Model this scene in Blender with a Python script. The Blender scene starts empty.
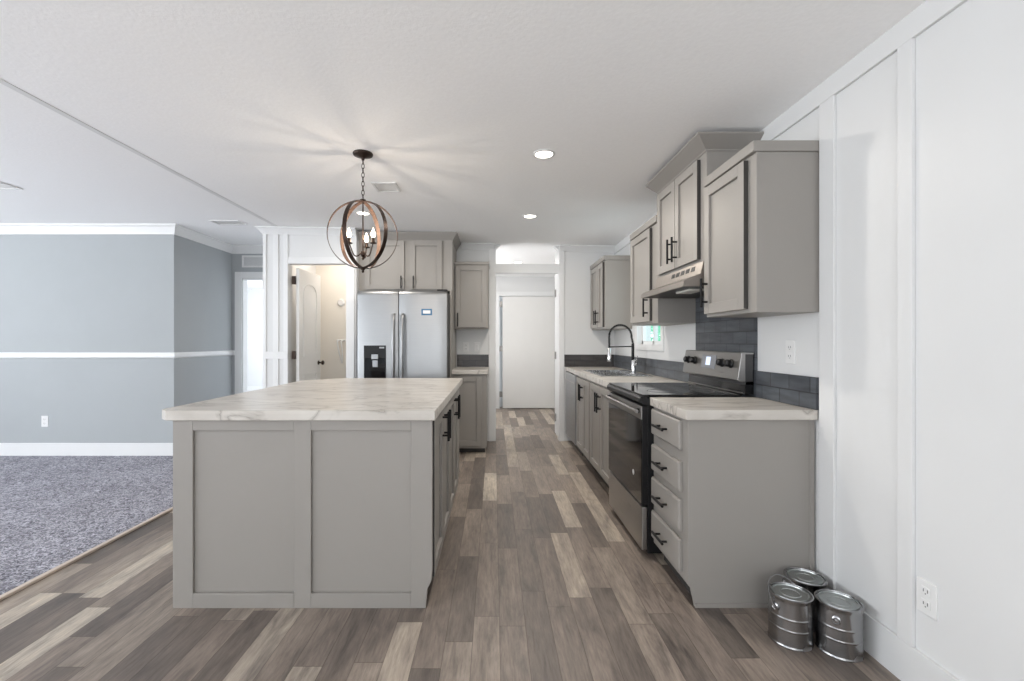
import bpy, bmesh, math, random
from mathutils import Vector, Matrix
random.seed(7)
sc = bpy.context.scene
C = sc.collection
PI = math.pi

# ---------------------------------------------------------------- camera
FPX, HC = 457.0, 1.23
cam_d = bpy.data.cameras.new('camera')
cam = bpy.data.objects.new('camera', cam_d); C.objects.link(cam)
cam.location = (0, 0, HC); cam.rotation_euler = (PI/2, 0, 0)
cam_d.sensor_fit = 'HORIZONTAL'; cam_d.sensor_width = 36.0
cam_d.lens = 36.0*FPX/1024.0
cam_d.shift_x = 18.0/1024.0; cam_d.shift_y = 0.5/1024.0
cam_d.clip_start = 0.05; cam_d.clip_end = 200
sc.camera = cam

# ---------------------------------------------------------------- world, exposure
w = bpy.data.worlds.new('sky'); sc.world = w; w.use_nodes = True
w.node_tree.nodes['Background'].inputs[0].default_value = (0.80, 0.90, 1.0, 1)
w.node_tree.nodes['Background'].inputs[1].default_value = 2.2
sc.view_settings.view_transform = 'Standard'; sc.view_settings.look = 'None'
sc.view_settings.gamma = 1.0; sc.view_settings.use_curve_mapping = False
sc.view_settings.exposure = 0.0
sc.cycles.use_denoising = True
sc.cycles.max_bounces = 10; sc.cycles.diffuse_bounces = 7; sc.cycles.glossy_bounces = 4
sc.cycles.transparent_max_bounces = 8
sc.cycles.sample_clamp_indirect = 8.0
sc.cycles.caustics_reflective = False; sc.cycles.caustics_refractive = False

def area(name, loc, direction, sx, sy, power, col=(1, 1, 1), spread=PI):
    d = bpy.data.lights.new(name, 'AREA'); d.shape = 'RECTANGLE'; d.size = sx; d.size_y = sy
    d.energy = power; d.color = col; d.spread = spread
    o = bpy.data.objects.new(name, d); C.objects.link(o); o.location = loc
    o.rotation_euler = Vector(direction).to_track_quat('-Z', 'Y').to_euler()
    return o
def point(name, loc, power, col, r):
    d = bpy.data.lights.new(name, 'POINT'); d.energy = power; d.color = col; d.shadow_soft_size = r
    o = bpy.data.objects.new(name, d); C.objects.link(o); o.location = loc
    return o
# daylight entering by the windows behind the camera and of the living room
area('daylight_rear_window', (-0.6, -3.42, 1.45), (0, 1, 0.9), 2.4, 1.5, 62, (0.98, 0.985, 1.0))
area('daylight_rear_living_window', (-4.9, -3.42, 1.45), (0, 1, 0.8), 2.4, 1.5, 85, (0.94, 0.97, 1.0))
area('daylight_side_window', (-7.32, 0.6, 1.45), (1, 0, 0.6), 5.2, 1.5, 250, (0.94, 0.97, 1.0))
# added fill lights at floor level, aimed up to brighten the ceiling
area('rear_upward_fill', (-0.8, -1.9, 0.03), (0, 0.35, 1), 3.2, 2.2, 80, (1.0, 0.985, 0.97))
area('living_upward_fill', (-5.6, 0.4, 0.03), (0.35, 0, 1), 2.2, 4.4, 70, (1.0, 0.98, 0.96))
# lights of the rooms behind; the utility one is added fill, no window there
area('utility_window_light', (-1.27, 6.7, 1.3), (1, 0, 0.9), 1.5, 1.2, 60, (0.99, 0.99, 1.0))
area('closet_lamp', (-1.95, 5.75, 2.42), (0, 0, -1), 0.5, 0.5, 6.0, (1.0, 0.89, 0.78))
area('bedroom_window_light', (-6.15, 7.6, 1.5), (1, 0.3, 0), 2.0, 1.5, 270, (0.92, 0.97, 1.0))

# ---------------------------------------------------------------- mesh helpers
ORG = {}
def org(o):
    return ORG.get(o.name, Vector((0, 0, 0))) if o else Vector((0, 0, 0))
class MB:
    def __init__(s): s.bm = bmesh.new()
    def box(s, x0, x1, y0, y1, z0, z1):
        v = [s.bm.verts.new(p) for p in ((x0,y0,z0),(x1,y0,z0),(x1,y1,z0),(x0,y1,z0),(x0,y0,z1),(x1,y0,z1),(x1,y1,z1),(x0,y1,z1))]
        for f in ((0,3,2,1),(4,5,6,7),(0,1,5,4),(1,2,6,5),(2,3,7,6),(3,0,4,7)): s.bm.faces.new([v[i] for i in f])
        return s
    def mbox(s, m, u0, u1, v0, v1, w0, w1):
        a, b = m(u0, v0, w0), m(u1, v1, w1)
        return s.box(min(a[0],b[0]), max(a[0],b[0]), min(a[1],b[1]), max(a[1],b[1]), min(a[2],b[2]), max(a[2],b[2]))
    def prism(s, pts, fn, t0, t1):
        """closed profile pts (a,b) swept from t0 to t1; fn(a,b,t)->xyz"""
        A = [s.bm.verts.new(fn(a, b, t0)) for a, b in pts]
        B = [s.bm.verts.new(fn(a, b, t1)) for a, b in pts]
        n = len(pts)
        s.bm.faces.new(A); s.bm.faces.new(B[::-1])
        for i in range(n): s.bm.faces.new((A[i], B[i], B[(i+1) % n], A[(i+1) % n]))
        return s
    def hull8(s, P):
        v = [s.bm.verts.new(p) for p in P]
        for f in ((0,3,2,1),(4,5,6,7),(0,1,5,4),(1,2,6,5),(2,3,7,6),(3,0,4,7)): s.bm.faces.new([v[i] for i in f])
        return s
    def lathe(s, prof, c=(0,0,0), n=32, ax=(0,0,1), caps=True):
        q = Vector((0,0,1)).rotation_difference(Vector(ax)); c = Vector(c); rings = []
        for r, h in prof:
            rings.append([s.bm.verts.new(c + q @ Vector((r*math.cos(2*PI*i/n), r*math.sin(2*PI*i/n), h))) for i in range(n)])
        for a, b in zip(rings, rings[1:]):
            for i in range(n):
                f = s.bm.faces.new((a[i], a[(i+1) % n], b[(i+1) % n], b[i])); f.smooth = True
        if caps:
            for rg in (rings[0], rings[-1]):
                f = s.bm.faces.new(rg); f.smooth = True
        return s
    def tube(s, pts, r, n=10, closed=False):
        pts = [Vector(p) for p in pts]; rings = []; N = len(pts); rr = r if isinstance(r, (list, tuple)) else [r]*N
        prev = None
        for i, p in enumerate(pts):
            if closed: t = pts[(i+1) % N]-pts[i-1]
            else: t = pts[min(i+1, N-1)]-pts[max(i-1, 0)]
            t.normalize()
            if prev is None: nx = t.orthogonal().normalized()
            else:
                nx = prev-t*prev.dot(t)
                nx = nx.normalized() if nx.length > 1e-6 else t.orthogonal().normalized()
            prev = nx; ny = t.cross(nx)
            rings.append([s.bm.verts.new(p+(nx*math.cos(2*PI*k/n)+ny*math.sin(2*PI*k/n))*rr[i]) for k in range(n)])
        pairs = list(zip(rings, rings[1:])) + ([(rings[-1], rings[0])] if closed else [])
        for a, b in pairs:
            for k in range(n):
                f = s.bm.faces.new((a[k], a[(k+1) % n], b[(k+1) % n], b[k])); f.smooth = True
        if not closed:
            s.bm.faces.new(rings[0]); s.bm.faces.new(rings[-1])
        return s
    def build(s, name, mat, parent=None, bevel=0, origin=None, seg=2):
        bmesh.ops.recalc_face_normals(s.bm, faces=s.bm.faces)
        for e in s.bm.edges:
            if len(e.link_faces) == 2 and e.calc_face_angle(0) > 0.7: e.smooth = False
        base = org(parent) if parent else Vector(origin or (0, 0, 0))
        for v in s.bm.verts: v.co -= base
        me = bpy.data.meshes.new(name); s.bm.to_mesh(me); s.bm.free()
        me.materials.append(mat)
        o = bpy.data.objects.new(name, me); C.objects.link(o)
        if parent: o.parent = parent
        else: o.location = base
        ORG[o.name] = base.copy()
        if bevel:
            b = o.modifiers.new('bevel', 'BEVEL'); b.width = bevel; b.segments = seg; b.limit_method = 'ANGLE'
            b.angle_limit = math.radians(40)
        return o
def tag(o, label=None, cat=None, group=None, kind=None):
    if label: o['label'] = label
    if cat: o['category'] = cat
    if group: o['group'] = group
    if kind: o['kind'] = kind
    return o
def thing(name, label, cat, loc, group=None):
    o = bpy.data.objects.new(name, None); C.objects.link(o); o.location = loc; o.empty_display_size = 0.1
    ORG[o.name] = Vector(loc)
    return tag(o, label, cat, group)
def struct(name, mb, mat, bevel=0, parent=None):
    o = mb.build(name, mat, parent, bevel)
    if not parent: o['kind'] = 'structure'
    return o

# ---------------------------------------------------------------- materials
def mat(name, col, rough=0.5, metal=0.0, spec=0.5, emit=None, es=0.0):
    m = bpy.data.materials.new(name); m.use_nodes = True
    b = m.node_tree.nodes['Principled BSDF']
    b.inputs['Base Color'].default_value = (*col, 1); b.inputs['Roughness'].default_value = rough
    b.inputs['Metallic'].default_value = metal; b.inputs['Specular IOR Level'].default_value = spec
    if emit:
        b.inputs['Emission Color'].default_value = (*emit, 1); b.inputs['Emission Strength'].default_value = es
    return m
def nd(m, t, **kw):
    n = m.node_tree.nodes.new(t)
    for k, v in kw.items(): setattr(n, k, v)
    return n
def lk(m, a, b): m.node_tree.links.new(a, b)
def math_(m, op, a, b=None):
    n = nd(m, 'ShaderNodeMath', operation=op)
    for i, v in enumerate((a, b)):
        if v is None: continue
        if isinstance(v, (int, float)): n.inputs[i].default_value = v
        else: lk(m, v, n.inputs[i])
    return n.outputs[0]
def ramp(m, fac, stops, interp='LINEAR'):
    r = nd(m, 'ShaderNodeValToRGB'); r.color_ramp.interpolation = interp
    e = r.color_ramp.elements
    while len(e) < len(stops): e.new(0.5)
    for el, (p, c) in zip(e, stops): el.position = p; el.color = (*c, 1)
    lk(m, fac, r.inputs[0]); return r.outputs[0]
def bsdf(m): return m.node_tree.nodes['Principled BSDF']
def add_noise(m, scale, amt, bump=0.0, dist=0.01, stretch=(1, 1, 1), detail=3):
    """subtle tone variation and bump over the base colour"""
    b = bsdf(m); tc = nd(m, 'ShaderNodeTexCoord'); mp = nd(m, 'ShaderNodeMapping'); mp.inputs['Scale'].default_value = stretch
    lk(m, tc.outputs['Object'], mp.inputs[0])
    n = nd(m, 'ShaderNodeTexNoise'); n.inputs['Scale'].default_value = scale; n.inputs['Detail'].default_value = detail
    lk(m, mp.outputs[0], n.inputs['Vector'])
    c = b.inputs['Base Color'].default_value[:3]
    if amt: lk(m, ramp(m, n.outputs[0], [(0.3, tuple(x*(1-amt) for x in c)), (0.7, tuple(min(1, x*(1+amt)) for x in c))]), b.inputs['Base Color'])
    if bump:
        bp = nd(m, 'ShaderNodeBump'); bp.inputs['Strength'].default_value = bump; bp.inputs['Distance'].default_value = dist
        lk(m, n.outputs[0], bp.inputs['Height']); lk(m, bp.outputs[0], b.inputs['Normal'])
    return m
def srgb(r, g, b):
    f = lambda c: ((c/255+0.055)/1.055)**2.4 if c > 10 else c/255/12.92
    return (f(r), f(g), f(b))

M_ceil = add_noise(mat('ceiling_texture_paint', (0.93, 0.93, 0.93), 0.9, spec=0.2), 60, 0.015, 0.22, 0.004)
M_wwall = add_noise(mat('white_wall_panel', (0.685, 0.69, 0.69), 0.42, spec=0.35), 3, 0.01)
M_wtrim = add_noise(mat('white_trim_paint', (0.74, 0.745, 0.745), 0.4), 5, 0.01)
M_gwall = add_noise(mat('blue_grey_wall_paint', srgb(167, 171, 173), 0.8, spec=0.25), 4, 0.012)
M_cab = add_noise(mat('greige_cabinet_paint', srgb(148, 144, 139), 0.45, spec=0.4), 6, 0.01)
M_edgeshade = add_noise(mat('painted_edge_shade', srgb(62, 60, 58), 0.7), 20, 0.03)  # dark tone stands in for the shade along door edges
M_black = add_noise(mat('black_metal', (0.010, 0.010, 0.011), 0.45, spec=0.2), 30, 0.1)
M_blackgl = add_noise(mat('black_glass', (0.005, 0.005, 0.006), 0.06, spec=0.5), 3, 0.05)
M_blackpl = add_noise(mat('black_plastic', (0.012, 0.012, 0.013), 0.35, spec=0.25), 20, 0.05)
M_dgrey = add_noise(mat('dark_grey_enamel', (0.05, 0.05, 0.052), 0.45), 20, 0.05)
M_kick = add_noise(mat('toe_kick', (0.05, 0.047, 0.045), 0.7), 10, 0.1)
M_white = add_noise(mat('white_plastic', (0.74, 0.74, 0.735), 0.35), 10, 0.01)
M_slot = mat('outlet_slots', (0.15, 0.15, 0.15), 0.6); add_noise(M_slot, 10, 0.05)
M_beige = add_noise(mat('cream_wall', (0.80, 0.76, 0.69), 0.7, spec=0.25), 4, 0.015)
M_door = add_noise(mat('white_door_paint', (0.70, 0.695, 0.68), 0.45), 5, 0.01)
M_chrome = add_noise(mat('chrome', (0.72, 0.72, 0.73), 0.14, 1.0), 10, 0.02)
M_bronze = add_noise(mat('oil_rubbed_bronze', (0.045, 0.030, 0.024), 0.38, 0.8), 25, 0.25)
M_woodin = add_noise(mat('copper_wood_band', (0.11, 0.06, 0.04), 0.5, 0.2), 12, 0.3, stretch=(1, 1, 6))
M_candle = add_noise(mat('candle_sleeve', (0.30, 0.22, 0.16), 0.5), 20, 0.05)
M_bulb = mat('bulb_glow', (1, 0.9, 0.7), 0.3, emit=(1.0, 0.78, 0.48), es=14)
M_bulb.node_tree.nodes['Principled BSDF'].inputs['Alpha'].default_value = 0.45
M_lens = mat('lamp_lens', (1, 1, 1), 0.4, emit=(1.0, 0.93, 0.82), es=7)
M_screen = mat('display_glow', (0.3, 0.35, 0.45), 0.2, emit=(0.70, 0.82, 1.0), es=0.9)
M_blue = add_noise(mat('blue_label', (0.03, 0.13, 0.26), 0.4), 20, 0.05)
M_leaf = add_noise(mat('green_leaves', (0.20, 0.58, 0.36), 0.6), 8, 0.4)
M_strip = add_noise(mat('carpet_edge_strip', srgb(205, 190, 176), 0.4, spec=0.6), 20, 0.05)

def brushed(name, col, rough, stretch):
    m = mat(name, col, rough, 1.0); b = bsdf(m)
    tc = nd(m, 'ShaderNodeTexCoord'); mp = nd(m, 'ShaderNodeMapping'); mp.inputs['Scale'].default_value = stretch
    lk(m, tc.outputs['Object'], mp.inputs[0]); n = nd(m, 'ShaderNodeTexNoise'); n.inputs['Scale'].default_value = 4; n.inputs['Detail'].default_value = 4
    lk(m, mp.outputs[0], n.inputs['Vector'])
    lk(m, ramp(m, n.outputs[0], [(0.25, (rough*0.8,)*3), (0.75, (rough*1.25,)*3)]), b.inputs['Roughness'])
    lk(m, ramp(m, n.outputs[0], [(0.25, tuple(c*0.94 for c in col)), (0.75, tuple(min(1, c*1.04) for c in col))]), b.inputs['Base Color'])
    return m
M_steel = brushed('brushed_stainless_steel', (0.33, 0.335, 0.34), 0.38, (1, 1, 60))
M_sink = brushed('sink_steel', (0.62, 0.62, 0.62), 0.24, (40, 1, 1))
M_steelh = brushed('brushed_stainless_range', (0.38, 0.37, 0.36), 0.33, (1, 1, 60))
M_tin = brushed('tinplate', (0.38, 0.38, 0.385), 0.24, (1, 1, 2))
M_lid = brushed('tinplate_lid', (0.42, 0.44, 0.435), 0.34, (3, 3, 1))
M_hood = brushed('hood_steel', (0.34, 0.31, 0.285), 0.42, (1, 40, 1))
M_nickel = brushed('hinge_metal', (0.30, 0.29, 0.28), 0.35, (1, 1, 4))

def m_floor():
    m = mat('wood_plank_floor', (0.2, 0.16, 0.14), 0.42, spec=0.4); b = bsdf(m)
    tc = nd(m, 'ShaderNodeTexCoord'); sp = nd(m, 'ShaderNodeSeparateXYZ'); lk(m, tc.outputs['Object'], sp.inputs[0])
    X, Y = sp.outputs[0], sp.outputs[1]
    xr = math_(m, 'DIVIDE', math_(m, 'ADD', X, 0.088), 0.112); row = math_(m, 'FLOOR', xr)
    wn = nd(m, 'ShaderNodeTexWhiteNoise', noise_dimensions='1D'); lk(m, row, wn.inputs['W'])
    yy = math_(m, 'ADD', math_(m, 'DIVIDE', Y, 0.74), math_(m, 'MULTIPLY', wn.outputs[0], 9.0)); col = math_(m, 'FLOOR', yy)
    cb = nd(m, 'ShaderNodeCombineXYZ'); lk(m, row, cb.inputs[0]); lk(m, col, cb.inputs[1])
    w2 = nd(m, 'ShaderNodeTexWhiteNoise', noise_dimensions='2D'); lk(m, cb.outputs[0], w2.inputs['Vector'])
    tone = ramp(m, w2.outputs[0], [(0.0, srgb(103, 95, 89)), (0.3, srgb(121, 111, 103)), (0.5, srgb(135, 124, 115)), (0.75, srgb(150, 139, 128)), (0.86, srgb(171, 160, 147)), (1.0, srgb(186, 176, 162))])
    gv = nd(m, 'ShaderNodeCombineXYZ'); lk(m, math_(m, 'MULTIPLY', X, 16.0), gv.inputs[0]); lk(m, math_(m, 'MULTIPLY', Y, 3.2), gv.inputs[1]); lk(m, math_(m, 'MULTIPLY', w2.outputs[0], 40.0), gv.inputs[2])
    g = nd(m, 'ShaderNodeTexNoise'); g.inputs['Scale'].default_value = 1.0; g.inputs['Detail'].default_value = 7; g.inputs['Roughness'].default_value = 0.62; g.inputs['Distortion'].default_value = 0.5
    lk(m, gv.outputs[0], g.inputs['Vector'])
    gc = ramp(m, g.outputs[0], [(0.28, (0.48, 0.48, 0.50)), (0.45, (0.88, 0.87, 0.87)), (0.60, (1.10, 1.09, 1.08)), (0.75, (1.42, 1.40, 1.37))])
    mx = nd(m, 'ShaderNodeMix', data_type='RGBA', blend_type='MULTIPLY'); mx.inputs[0].default_value = 1.0
    lk(m, tone, mx.inputs[6]); lk(m, gc, mx.inputs[7])
    gv2 = nd(m, 'ShaderNodeCombineXYZ'); lk(m, math_(m, 'MULTIPLY', X, 95.0), gv2.inputs[0]); lk(m, math_(m, 'MULTIPLY', Y, 9.0), gv2.inputs[1]); lk(m, math_(m, 'MULTIPLY', w2.outputs[0], 77.0), gv2.inputs[2])
    g2 = nd(m, 'ShaderNodeTexNoise'); g2.inputs['Scale'].default_value = 1.0; g2.inputs['Detail'].default_value = 5; g2.inputs['Roughness'].default_value = 0.7
    lk(m, gv2.outputs[0], g2.inputs['Vector'])
    mx0 = mx
    mx = nd(m, 'ShaderNodeMix', data_type='RGBA', blend_type='MULTIPLY'); mx.inputs[0].default_value = 1.0
    lk(m, mx0.outputs[2], mx.inputs[6]); lk(m, ramp(m, g2.outputs[0], [(0.3, (0.74, 0.73, 0.73)), (0.5, (1.0, 1.0, 1.0)), (0.7, (1.22, 1.21, 1.19))]), mx.inputs[7])
    fx = math_(m, 'FRACT', xr); fy = math_(m, 'FRACT', yy)
    e1 = math_(m, 'LESS_THAN', math_(m, 'MINIMUM', fx, math_(m, 'SUBTRACT', 1.0, fx)), 0.014)
    e2 = math_(m, 'LESS_THAN', math_(m, 'MINIMUM', fy, math_(m, 'SUBTRACT', 1.0, fy)), 0.0025)
    e = math_(m, 'MAXIMUM', e1, e2)
    m2 = nd(m, 'ShaderNodeMix', data_type='RGBA', blend_type='MULTIPLY'); lk(m, math_(m, 'MULTIPLY', e, 0.6), m2.inputs[0])
    lk(m, mx.outputs[2], m2.inputs[6]); m2.inputs[7].default_value = (0.35, 0.32, 0.30, 1)
    lk(m, m2.outputs[2], b.inputs['Base Color'])
    lk(m, ramp(m, g.outputs[0], [(0.3, (0.38,)*3), (0.7, (0.52,)*3)]), b.inputs['Roughness'])
    bp = nd(m, 'ShaderNodeBump'); bp.inputs['Strength'].default_value = 0.25; bp.inputs['Distance'].default_value = 0.002
    lk(m, math_(m, 'SUBTRACT', g.outputs[0], e), bp.inputs['Height']); lk(m, bp.outputs[0], b.inputs['Normal'])
    return m
M_floor = m_floor()

def m_marble():
    m = mat('marble_laminate', (0.7, 0.68, 0.64), 0.30, spec=0.4); b = bsdf(m)
    tc = nd(m, 'ShaderNodeTexCoord'); mp = nd(m, 'ShaderNodeMapping')
    mp.inputs['Rotation'].default_value = (0.3, 0.2, 0.55); mp.inputs['Scale'].default_value = (1.0, 3.2, 1.8)
    lk(m, tc.outputs['Object'], mp.inputs[0])
    n = nd(m, 'ShaderNodeTexNoise'); n.inputs['Scale'].default_value = 2.3; n.inputs['Detail'].default_value = 7; n.inputs['Distortion'].default_value = 0.6
    lk(m, mp.outputs[0], n.inputs['Vector'])
    v = math_(m, 'ABSOLUTE', math_(m, 'SUBTRACT', n.outputs[0], 0.5))
    vein = ramp(m, v, [(0.0, (0.54, 0.53, 0.52)), (0.007, (0.78, 0.77, 0.76)), (0.035, (1, 1, 1))])
    n2 = nd(m, 'ShaderNodeTexNoise'); n2.inputs['Scale'].default_value = 3.0; n2.inputs['Detail'].default_value = 5
    lk(m, mp.outputs[0], n2.inputs['Vector'])
    base = ramp(m, n2.outputs[0], [(0.3, srgb(180, 174, 166)), (0.55, srgb(198, 193, 186)), (0.75, srgb(208, 204, 197))])
    mx = nd(m, 'ShaderNodeMix', data_type='RGBA', blend_type='MULTIPLY'); mx.inputs[0].default_value = 1.0
    lk(m, base, mx.inputs[6]); lk(m, vein, mx.inputs[7]); lk(m, mx.outputs[2], b.inputs['Base Color'])
    return m
M_marble = m_marble()

def m_tile(axis):
    m = mat('slate_subway_tile_'+axis, (0.06, 0.065, 0.075), 0.3, spec=0.35); b = bsdf(m)
    tc = nd(m, 'ShaderNodeTexCoord'); sp = nd(m, 'ShaderNodeSeparateXYZ'); lk(m, tc.outputs['Object'], sp.inputs[0])
    cb = nd(m, 'ShaderNodeCombineXYZ'); lk(m, sp.outputs[0 if axis == 'x' else 1], cb.inputs[0])
    lk(m, math_(m, 'SUBTRACT', sp.outputs[2], 0.914), cb.inputs[1])
    t = nd(m, 'ShaderNodeTexBrick'); t.inputs['Scale'].default_value = 1.0
    t.inputs['Brick Width'].default_value = 0.152; t.inputs['Row Height'].default_value = 0.0745; t.inputs['Mortar Size'].default_value = 0.003
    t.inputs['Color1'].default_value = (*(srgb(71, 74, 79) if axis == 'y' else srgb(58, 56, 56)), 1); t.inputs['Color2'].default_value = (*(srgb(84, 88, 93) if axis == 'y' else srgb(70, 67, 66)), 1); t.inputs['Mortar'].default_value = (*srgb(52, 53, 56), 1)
    lk(m, cb.outputs[0], t.inputs['Vector'])
    n = nd(m, 'ShaderNodeTexNoise'); n.inputs['Scale'].default_value = 9; n.inputs['Detail'].default_value = 5
    mp = nd(m, 'ShaderNodeMapping'); mp.inputs['Scale'].default_value = (0.6, 0.6, 4); lk(m, tc.outputs['Object'], mp.inputs[0]); lk(m, mp.outputs[0], n.inputs['Vector'])
    mx = nd(m, 'ShaderNodeMix', data_type='RGBA', blend_type='MULTIPLY'); mx.inputs[0].default_value = 1.0
    lk(m, t.outputs['Color'], mx.inputs[6]); lk(m, ramp(m, n.outputs[0], [(0.3, (0.7, 0.7, 0.7)), (0.7, (1.25, 1.25, 1.25))]), mx.inputs[7])
    lk(m, mx.outputs[2], b.inputs['Base Color'])
    bp = nd(m, 'ShaderNodeBump'); bp.inputs['Strength'].default_value = 0.5; bp.inputs['Distance'].default_value = 0.002; bp.invert = True
    lk(m, t.outputs['Fac'], bp.inputs['Height']); lk(m, bp.outputs[0], b.inputs['Normal'])
    return m
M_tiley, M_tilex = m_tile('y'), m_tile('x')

def m_carpet():
    m = mat('grey_shag_carpet', (0.2, 0.2, 0.22), 0.95, spec=0.1); b = bsdf(m)
    tc = nd(m, 'ShaderNodeTexCoord')
    n = nd(m, 'ShaderNodeTexNoise'); n.inputs['Scale'].default_value = 42; n.inputs['Detail'].default_value = 4; n.inputs['Distortion'].default_value = 2.0
    n2 = nd(m, 'ShaderNodeTexNoise'); n2.inputs['Scale'].default_value = 2.5; n2.inputs['Detail'].default_value = 3
    lk(m, tc.outputs['Object'], n.inputs['Vector']); lk(m, tc.outputs['Object'], n2.inputs['Vector'])
    c = ramp(m, n.outputs[0], [(0.36, srgb(104, 103, 110)), (0.5, srgb(155, 154, 163)), (0.62, srgb(206, 205, 214))])
    mx = nd(m, 'ShaderNodeMix', data_type='RGBA', blend_type='MULTIPLY'); mx.inputs[0].default_value = 1.0
    lk(m, c, mx.inputs[6]); lk(m, ramp(m, n2.outputs[0], [(0.35, (0.88, 0.88, 0.88)), (0.65, (1.08, 1.08, 1.08))]), mx.inputs[7])
    lk(m, mx.outputs[2], b.inputs['Base Color'])
    bp = nd(m, 'ShaderNodeBump'); bp.inputs['Strength'].default_value = 0.9; bp.inputs['Distance'].default_value = 0.02
    lk(m, n.outputs[0], bp.inputs['Height']); lk(m, bp.outputs[0], b.inputs['Normal'])
    return m
M_carpet = m_carpet()
def m_glass():
    m = bpy.data.materials.new('window_glass'); m.use_nodes = True; nt = m.node_tree
    nt.nodes.remove(nt.nodes['Principled BSDF']); out = nt.nodes['Material Output']
    t = nd(m, 'ShaderNodeBsdfTransparent'); g = nd(m, 'ShaderNodeBsdfGlossy'); g.inputs['Roughness'].default_value = 0.02
    t.inputs[0].default_value = (0.93, 0.98, 0.96, 1)
    mx = nd(m, 'ShaderNodeMixShader'); mx.inputs[0].default_value = 0.06
    lk(m, t.outputs[0], mx.inputs[1]); lk(m, g.outputs[0], mx.inputs[2]); lk(m, mx.outputs[0], out.inputs[0])
    return m
M_glass = m_glass()

# ---------------------------------------------------------------- room dimensions
WX = 1.48                       # right wall
BY = 5.62                       # back wall of the kitchen
PY = 4.98                       # closet wall front
LY = 4.867                      # living room wall
SX = -3.408                     # hallway side wall
EY = 5.944                      # hallway end wall
SEAM = -2.345
RY, LX = -3.5, -7.4
def cz(x): return 2.39+(WX-x)*0.0204 if x > SEAM else 2.468
fL = lambda X: (lambda u, v, w: (X-w, u, v))   # faces -X
fR = lambda X: (lambda u, v, w: (X+w, u, v))   # faces +X
fF = lambda Y: (lambda u, v, w: (u, Y-w, v))   # faces the camera

# floor, carpet
struct('floor', MB().box(SEAM, 1.75, RY-0.15, 8.6, -0.1, 0.0), M_floor)
def carpet():
    b = MB()
    b.box(LX, SEAM-0.012, RY, LY+0.02, -0.1, 0.012)
    b.box(SX-0.02, SEAM-0.2, LY+0.02, 10.92, -0.1, 0.012)
    b.box(-6.3, SX-0.02, EY+0.10, 10.92, -0.1, 0.012)
    o = b.build('carpet', M_carpet)
    tag(o, 'grey mottled shag carpet covering the living room and hallway', 'carpet', kind='stuff')
carpet()
struct('trim_1', MB().box(SEAM-0.014, SEAM+0.014, RY, 4.95, 0.0, 0.016), M_strip, 0.004)
# ceiling
cb = MB()
def slab(b, x0, x1, y0, y1):
    b.hull8([(x0,y0,cz(x0)),(x1,y0,cz(x1)),(x1,y1,cz(x1)),(x0,y1,cz(x0)),(x0,y0,2.6),(x1,y0,2.6),(x1,y1,2.6),(x0,y1,2.6)])
slab(cb, SEAM, 1.75, RY-0.15, 8.6); slab(cb, LX-0.1, SEAM-0.0001, RY-0.15, 11.2)
struct('ceiling', cb, M_ceil)
struct('trim_2', MB().box(SEAM-0.02, SEAM+0.02, RY, PY-0.02, 2.464, 2.4685), M_wtrim, 0.003)

# right wall, with the sink window opening
W_Y0, W_Y1, W_Z0, W_Z1 = 4.05, 4.72, 1.20, 2.02
b = MB()
b.box(WX+0.006, 1.62, RY, W_Y0, 0, 2.42); b.box(WX+0.006, 1.62, W_Y1, 8.6, 0, 2.42)
b.box(WX+0.006, 1.62, W_Y0, W_Y1, 0, W_Z0); b.box(WX+0.006, 1.62, W_Y0, W_Y1, W_Z1, 2.42)
struct('wall_right', b, M_wwall)
# board and batten trim on the right wall
b = MB(); m = fL(WX+0.006)
b.mbox(m, RY, 5.6, 2.298, cz(WX)+0.002, 0, 0.014)
b.mbox(m, RY, 2.070, 0.0, 0.150, 0, 0.014)
for y0, y1 in ((1.983, 2.070), (1.610, 1.670), (1.18, 1.24), (0.75, 0.81), (-0.2, -0.14), (-1.2, -1.14)):
    b.mbox(m, y0, y1, 0.150, 2.298, 0, 0.014)
struct('trim_3', b, M_wwall, 0.002)
# sink window
win = bpy.data.objects.new('window_1', None); C.objects.link(win); win['kind'] = 'structure'
win.location = (1.5, 4.4, 1.2); ORG[win.name] = Vector(win.location)
b = MB(); m = fL(WX+0.006); t = 0.06
for a in ((W_Y0-t, W_Y1+t, W_Z1, W_Z1+t), (W_Y0-t, W_Y1+t, W_Z0-t, W_Z0), (W_Y0-t, W_Y0, W_Z0, W_Z1), (W_Y1, W_Y1+t, W_Z0, W_Z1)):
    b.mbox(m, *a, 0, 0.012)
b.build('window_casing', M_wtrim, win, 0.002)
b = MB(); m = fL(1.56); t = 0.03
for a in ((W_Y0, W_Y1, W_Z1-t, W_Z1), (W_Y0, W_Y1, W_Z0, W_Z0+t), (W_Y0, W_Y0+t, W_Z0, W_Z1), (W_Y1-t, W_Y1, W_Z0, W_Z1), (4.37, 4.395, W_Z0, W_Z1)):
    b.mbox(m, *a, -0.01, 0.03)
b.build('window_frame', M_wtrim, win)
MB().box(1.556, 1.560, W_Y0+t, W_Y1-t, W_Z0+t, W_Z1-t).build('pane', M_glass, win)
# shrub outside
b = MB()
for i in range(4200):
    p = Vector((random.uniform(3.0, 5.0), random.uniform(6.5, 15), random.uniform(0.0, 3.4)))
    s = random.uniform(0.10, 0.2); R = Matrix.Rotation(random.uniform(0, 6.28), 3, Vector((random.random()-.5, random.random()-.5, random.random()-.5)).normalized())
    vs = [b.bm.verts.new(p+R @ Vector(q)*s) for q in ((-0.5, 0, 0), (0, -0.3, 0.06), (0.6, 0, 0), (0, 0.3, 0.06))]
    b.bm.faces.new(vs)
hedge = b.build('hedge', M_leaf, None, origin=(4, 9, 0))
tag(hedge, 'bright green hedge seen through the window over the sink', 'hedge', kind='stuff')

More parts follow.
